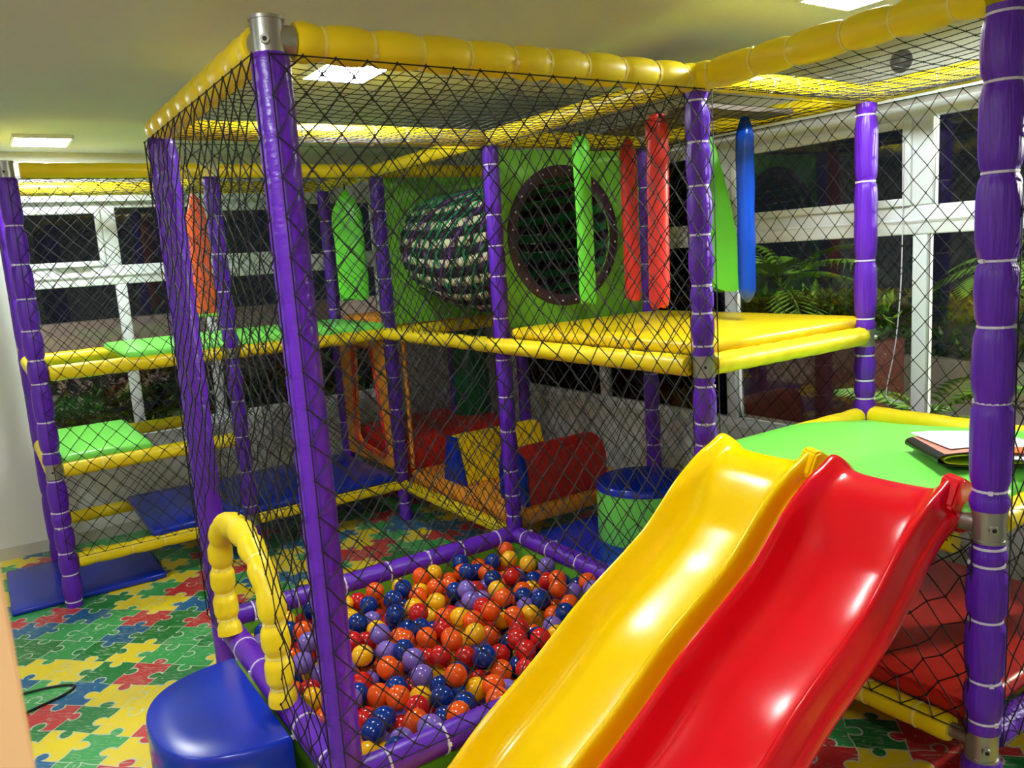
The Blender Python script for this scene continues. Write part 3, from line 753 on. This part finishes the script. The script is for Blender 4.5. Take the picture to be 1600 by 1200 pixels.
hole_panel(Y1 + .012, X1 + .05, X2 - .02, HU + .075, 2.205, 'bright green vinyl panel with a rimmed round hole facing the yellow deck', True)
hole_panel(Y2 - .0, X1 + .02, X2 - .02, HU + .05, 2.215, 'darker green vinyl panel behind the far end of the net tunnel', False)
TU = tag(empty('net_tunnel', (TX, Y1, TZ)), 'sagging woven tunnel of dark and cream straps with green rope', 'tunnel')
LT = Y2 - Y1 - .03
def tun(s, an, dr=0):
    bulge = 1 + .16 * math.sin(math.pi * s) - .02
    r_ = TR * bulge + dr
    sag = -.05 * math.sin(math.pi * s)
    return Vector((r_ * math.cos(an), .03 + s * LT, r_ * math.sin(an) + sag))
NS = 40
for k in range(NS):
    an = 2 * math.pi * k / NS; wd = .42 * 2 * math.pi / NS
    V, F = [], []
    for i in range(25):
        s = i / 24
        dr = .004 * math.sin(s * 50 + k * math.pi)
        for a_, q in ((-wd, -.0015), (wd, -.0015), (wd, .0015), (-wd, .0015)): V.append(tun(s, an + a_, dr + q))
    for i in range(24):
        for j in range(4): F.append((i * 4 + j, i * 4 + (j + 1) % 4, (i + 1) * 4 + (j + 1) % 4, (i + 1) * 4 + j))
    mesh('strap', V, F, ('blackweb', 'cream')[k % 2], TU)
    if k % 2: mesh('lining_strap', [v + Vector((-math.cos(an) * .007, 0, -math.sin(an) * .007)) for v in V], F, 'greenrope', TU)
for k in range(20):
    P = []
    for i in range(60):
        s = i / 59; P.append(tun(s, 2 * math.pi * (k / 20 + s * .55), .007))
    tube('spiral_rope', P, .006, 'greenrope' if k % 5 else 'purpleweb', TU, 6)
for k in range(17):
    s = (k + .5) / 17; ws = .011; V, F = [], []
    for i in range(48):
        an = 2 * math.pi * i / 48; dr = .0045 * (1 if (i // 2 + k) % 2 else -1)
        for a_, q in ((-ws, -.0012), (ws, -.0012), (ws, .0012), (-ws, .0012)): V.append(tun(s + a_, an, dr + q))
    for i in range(48):
        for j in range(4): F.append((i * 4 + j, i * 4 + (j + 1) % 4, ((i + 1) % 48) * 4 + (j + 1) % 4, ((i + 1) % 48) * 4 + j))
    mesh('hoop_strap', V, F, ('blackweb', 'greenrope', 'blackweb', 'purpleweb')[k % 4], TU)

# ------------------------------------------------------------------ hanging bags
def bag(x, y, ztop, zbot, w, d, m, label, yaw=0, tilt=(0, 0), point=.06, bot='cut', neck=.35, seed=0, trim=None):
    root = tag(empty('hanging_bag', (x, y, zbot)), label, 'hanging bag'); Lz = ztop - zbot
    rnd = random.Random(seed); n = 20; rows = 34; V, F = [], []
    for i in range(rows + 1):
        t = i / rows; z = Lz * t
        k = 1.0
        if t > 1 - point / Lz * 1.0: q = (1 - t) * Lz / point; k = neck + (1 - neck) * math.sin(q * math.pi / 2)
        if bot == 'cut' and t < .03: k *= .88 + 4 * t
        if bot == 'point' and t < .07: k *= .25 + .75 * math.sin(t / .07 * math.pi / 2)
        ox, oy = tilt[0] * (1 - t) * Lz, tilt[1] * (1 - t) * Lz
        for j in range(n):
            an = 2 * math.pi * j / n; c, s = math.cos(an), math.sin(an)
            cr = 1 + .07 * noise.noise(Vector((c * 1.5 + seed, s * 1.5, z * 9)))
            if t > .86: cr *= 1 + .12 * math.cos(5 * an + seed)
            px, py = w * k * c * cr, d * k * s * cr
            cy_, sy_ = math.cos(yaw), math.sin(yaw)
            zz = z + (.012 * math.sin(2 * an + seed) if bot == 'cut' and t < .06 else 0)
            V.append((px * cy_ - py * sy_ + ox, px * sy_ + py * cy_ + oy, zz))
    for i in range(rows):
        for j in range(n): F.append((i * n + j, i * n + (j + 1) % n, (i + 1) * n + (j + 1) % n, (i + 1) * n + j))
    F.append(tuple(range(n))[::-1]); F.append(tuple(rows * n + j for j in range(n)))
    smooth_angle(mesh('bag_body', V, F, m, root), 60)
    if trim: tube('bottom_trim', [Vector((w * 1.02 * math.cos(q) * math.cos(yaw) - d * 1.05 * math.sin(q) * math.sin(yaw), w * 1.02 * math.cos(q) * math.sin(yaw) + d * 1.05 * math.sin(q) * math.cos(yaw), .006)) for q in [k * math.pi / 12 for k in range(24)]], .009, trim, root, 6, closed=True)
    tube('hanging_cord', [(0, 0, Lz - .005), (0, 0, H - .03 - zbot)], .006, 'net', root, 8)
    return root
bag(1.69, .881, 2.20, 1.45, .040, .036, 'greenbag', 'slim lime green bag hanging in front of the round tunnel hole', seed=1, point=.05, neck=.5)
bag(2.00, .91, 2.20, 1.44, .042, .036, 'redbag', 'darker red bag hanging beside the green tunnel panel', seed=2, point=.09)
bag(1.715, .415, 2.215, 1.44, .045, .032, 'redbag', 'bright red bag hanging next to the metal-collared post above the yellow deck', seed=3, point=.05, neck=.6, yaw=-.5, tilt=(-.03, 0))
bag(2.125, .316, 2.215, 1.42, .040, .036, 'bluebag', 'glossy blue bag hanging over the yellow deck', seed=4, point=.11, neck=.28, bot='point')
bag(.50, 3.1, 2.18, 1.44, .058, .02, 'orangebag', 'orange bag hanging over the long green upper deck', seed=5, point=.16, neck=.1, yaw=-.4, trim='greenbag')
bag(1.46, 3.08, 2.19, 1.46, .10, .025, 'greenbag', 'broad lime green bag with a pointed top hanging by the far upper deck', seed=6, point=.20, neck=.02, yaw=-.5)
bag(2.40, .76, 2.20, 1.45, .075, .014, 'greenbag', 'flat lime green bag hanging aslant near the side windows', seed=7, point=.5, neck=.12, yaw=-.7, tilt=(.06, -.06))
tag(boxes('ceiling_board', [(1.72, 2.30, .20, .36, H - .052, H - .034), (1.80, 2.04, .36, .86, H - .052, H - .034)], 'plank'), 'grey board laid on the roof net over the yellow deck', 'board')

# ------------------------------------------------------------------ magazines on the green deck
MZ = HG + .076
mg = tag(empty('magazine', (1.87, -.80, MZ)), 'folded magazine curling open with white and orange pages on the green deck', 'magazine')
def sheet(name, prof, y0, y1, th, m, rz):
    V, F = [], []; n = len(prof); c, s = math.cos(rz), math.sin(rz)
    for (x, z) in prof:
        for y, dz in ((y0, 0), (y1, 0), (y1, th), (y0, th)): V.append((x * c - y * s, x * s + y * c, z + dz))
    for i in range(n - 1):
        for j in range(4): F.append((i * 4 + j, i * 4 + (j + 1) % 4, i * 4 + 4 + (j + 1) % 4, i * 4 + 4 + j))
    F += [(0, 1, 2, 3), tuple((n - 1) * 4 + j for j in (3, 2, 1, 0))]
    bm = bmesh.new(); bv = [bm.verts.new(v) for v in V]
    for f in F: bm.faces.new([bv[i] for i in f])
    return smooth_angle(frombm(name, bm, m, mg), 40)
rz = R(-38)
fold = catmull([(.16, .002), (.02, .003), (-.10, .006), (-.165, .016), (-.178, .028), (-.16, .042), (-.08, .046), (.02, .036), (.16, .02)], 4)
fold = [(p.x, p.y) for p in fold]
sheet('cover', fold, -.12, .12, .003, 'paper_bk', rz)
sheet('inner_pages', [(x * .93 + .008, z * .75 + .006) for x, z in fold], -.118, .118, .004, 'paper_lime', rz)
sheet('printed_page', [(-.155, .0465), (-.08, .0505), (.02, .0405), (.16, .0245)], -.115, .118, .0012, 'paper_pink', rz)
sheet('white_page', [(-.135, .054), (-.06, .0545), (.06, .045), (.17, .035)], -.07, .16, .0015, 'paper', rz + .12)
sheet('orange_page', [(.03, .049), (.10, .042), (.20, .034)], -.13, -.02, .0015, 'paper_or', rz - .1)
sheet('white_page', [(.02, .040), (.12, .032), (.24, .022)], -.16, .0, .0015, 'paper', rz - .25)

# ------------------------------------------------------------------ small things
tag(tube('floor_cable', catmull([(-1.1, 1.80, .006), (-.85, 1.77, .006), (-.66, 1.745, .006), (-.565, 1.69, .006), (-.60, 1.635, .006), (-.72, 1.585, .006), (-.95, 1.50, .006)], 8), .0055, 'cord', None, 8), 'thin black cable looped on the jigsaw floor by the doorway', 'cable')
ds = tag(empty('wall_sensor', (XW, -.013, 2.40)), 'dark round sensor dome on the wall above the side windows', 'sensor')
V, F = sweep([(0, 0, 0), (-.012, 0, 0), (-.03, 0, 0), (-.042, 0, 0)], [.05, .048, .04, .018], 20); smooth_angle(mesh('dome', V, F, 'sensor', ds), 50)
V, F = sweep([(0, 0, 0), (-.006, 0, 0)], [.056, .056], 20); smooth_angle(mesh('base_plate', V, F, 'frame', ds), 50)
tag(tube('blind_cord', catmull([(XW - .0, -.02, 2.15), (XW - .0, -.022, 1.55), (XW - .01, -.005, 1.20), (XW - .02, .03, .98), (XW - .025, .02, .93), (XW - .015, -.04, .92)], 8), .003, 'tie', None, 6), 'white beaded cord hanging beside the side window mullion', 'cord')

# ------------------------------------------------------------------ garden outside
structure(boxes('ground_right', [(XW + .2, 14, -8, 14, -.15, -.05)], 'concrete'))
structure(boxes('ground_back', [(-8, XW + .2, YW + .2, 14, -.15, -.05)], 'soil'))
tag(boxes('garden_planter', [(5.6, 6.1, 1.9, 7.0, -.05, .74)], 'brick', bev=.02), 'red-brown planter wall outside the side windows', 'planter')
tag(boxes('garden_kerb', [(7.6, 7.8, -6, 5, -.05, .32)], 'concrete', bev=.02), 'low concrete kerb in front of the far hedge', 'kerb')
tag(boxes('garden_wall', [(-6, XW, 5.6, 5.85, -.05, 1.36)], 'pinkwall'), 'pale low wall outside the back windows', 'wall')
def leaves(name, boxesL, n, size, mats, label, cat, seed):
    rnd = random.Random(seed); V, F, mi = [], [], []
    for i in range(n):
        x0, x1, y0, y1, z0, z1 = boxesL[i % len(boxesL)]
        c = Vector((rnd.uniform(x0, x1), rnd.uniform(y0, y1), z0 + (z1 - z0) * rnd.random() ** .7))
        d = Vector((rnd.gauss(0, 1), rnd.gauss(0, 1), rnd.gauss(.3, .7))).normalized(); a, b, _ = basis(d); L_ = size * rnd.uniform(.6, 1.5); wv = a * (L_ * .2)
        k = len(V); mid = c + d * (L_ * .5) + b * (L_ * .06)
        V += [c, mid + wv, c + d * L_, mid - wv, mid + b * (L_ * .04)]
        F += [(k, k + 1, k + 4), (k + 1, k + 2, k + 4), (k + 2, k + 3, k + 4), (k + 3, k, k + 4)]; q = rnd.randrange(len(mats)); mi += [q] * 4
    me = bpy.data.meshes.new(name); me.from_pydata(V, [], F)
    for m in mats: me.materials.append(M[m])
    me.polygons.foreach_set('material_index', mi); me.update()
    return tag(link(name, me), label, cat, kind='stuff')
leaves('hedge', [(5.66, 6.05, 1.95, 7.0, .72, 1.12)], 5000, .13, ['leaf1', 'leaf3', 'leaf2'], 'dark hedge growing above the red-brown planter', 'hedge', 1)
leaves('hedge', [(8.1, 9.0, -6, 6, .0, .95), (8.05, 8.3, -6, 5, .0, .5)], 5000, .14, ['leaf1', 'leaf2', 'leaf1'], 'lighter hedge behind the concrete kerb', 'hedge', 2)
leaves('ground_cover', [(-1.6, XW, 4.2, 4.7, -.05, .62), (-1.6, XW, 4.6, 4.95, -.05, .85)], 9000, .10, ['leaf3', 'leaf1', 'leaf3'], 'low leafy ground cover outside the back windows', 'plants', 3)
leaves('dry_mulch', [(-1.6, XW, 5.24, 5.32, .1, 1.0)], 3500, .14, ['soil', 'trunk', 'leaf3'], 'dry brown foliage against the pale garden wall', 'plants', 4)
def palm(x, y, z, h, nf, fl_, label, seed, m='leaf2'):
    root = tag(empty('garden_palm', (x, y, z)), label, 'palm'); rnd = random.Random(seed)
    tube('trunk', [(0, 0, 0), (.02, .01, h * .5), (.0, .03, h)], [.05, .04, .035], 'trunk', root, 10)
    for f in range(nf):
        az = 2 * math.pi * f / nf + rnd.uniform(-.3, .3); el = rnd.uniform(.15, 1.1); L_ = fl_ * rnd.uniform(.8, 1.15)
        V, F = [], []; p = Vector((0, .03, h)); dirv = Vector((math.cos(az) * math.cos(el), math.sin(az) * math.cos(el), math.sin(el)))
        side = Vector((-math.sin(az), math.cos(az), 0)); S = 16; pos = p.copy(); d = dirv.copy()
        for i in range(S):
            d = (d + Vector((0, 0, -.085))).normalized(); nx = pos + d * (L_ / S)
            k = len(V); V += [pos + side * .006, pos - side * .006, nx - side * .005, nx + side * .005]; F.append((k, k + 1, k + 2, k + 3))
            if i > 2:
                for s in (-1, 1):
                    ll = L_ * .34 * math.sin(math.pi * (i / S) * .9 + .15); tip = nx + side * (s * ll) + d * (ll * .55) + Vector((0, 0, -.25 * ll))
                    mid = nx + (tip - nx) * .45 + Vector((0, 0, .02)); wv = d * .016
                    k = len(V); V += [nx, mid - wv, tip, mid + wv]; F += [(k, k + 1, k + 2), (k, k + 2, k + 3)]
            pos = nx
        mesh('frond', V, F, m, root, smooth=False)
palm(5.0, 1.05, -.05, .30, 9, .75, 'small palm growing in the paving outside the side windows', 1)
palm(7.2, 1.2, -.05, 1.3, 12, 1.0, 'tall palm behind the kerb outside the side windows', 2)
palm(5.85, 3.0, .70, .5, 12, .9, 'palm growing in the red-brown planter', 3)
palm(5.85, 4.9, .70, .5, 11, .9, 'darker palm at the far end of the red-brown planter', 4, 'leaf1')
palm(8.6, -.9, .0, 1.9, 12, 1.0, 'palm rising out of the lighter hedge', 5, 'leaf1')
palm(.6, 4.55, -.05, .7, 10, .35, 'small palm outside the back windows', 6, 'leaf1')
# lamp posts made up and added out of view to brighten the plants
def added_garden_lamp(x, y, h, power, label):
    root = tag(empty('added_garden_lamp', (x, y, -.05)), label, 'added garden lamp')
    tube('lamp_pole', [(0, 0, 0), (0, 0, h)], .025, 'cord', root, 10)
    tube('lamp_head', [(0, 0, h), (0, 0, h + .16)], .06, 'frame', root, 14)
    tube('lamp_cap', [(0, 0, h + .16), (0, 0, h + .18)], .09, 'cord', root, 14)
    l = bpy.data.lights.new('added_garden_light', 'POINT'); l.energy = power; l.color = (1, .93, .78); l.shadow_soft_size = .08
    lo_ = bpy.data.objects.new('bulb', l); COL.objects.link(lo_); lo_.parent = root; lo_.location = (0, 0, h + .30)
added_garden_lamp(5.4, -2.4, 2.3, 1200, 'added lamp post brightening the garden outside the side windows')
added_garden_lamp(-2.4, 4.7, 2.0, 260, 'added lamp post brightening the garden outside the back windows')
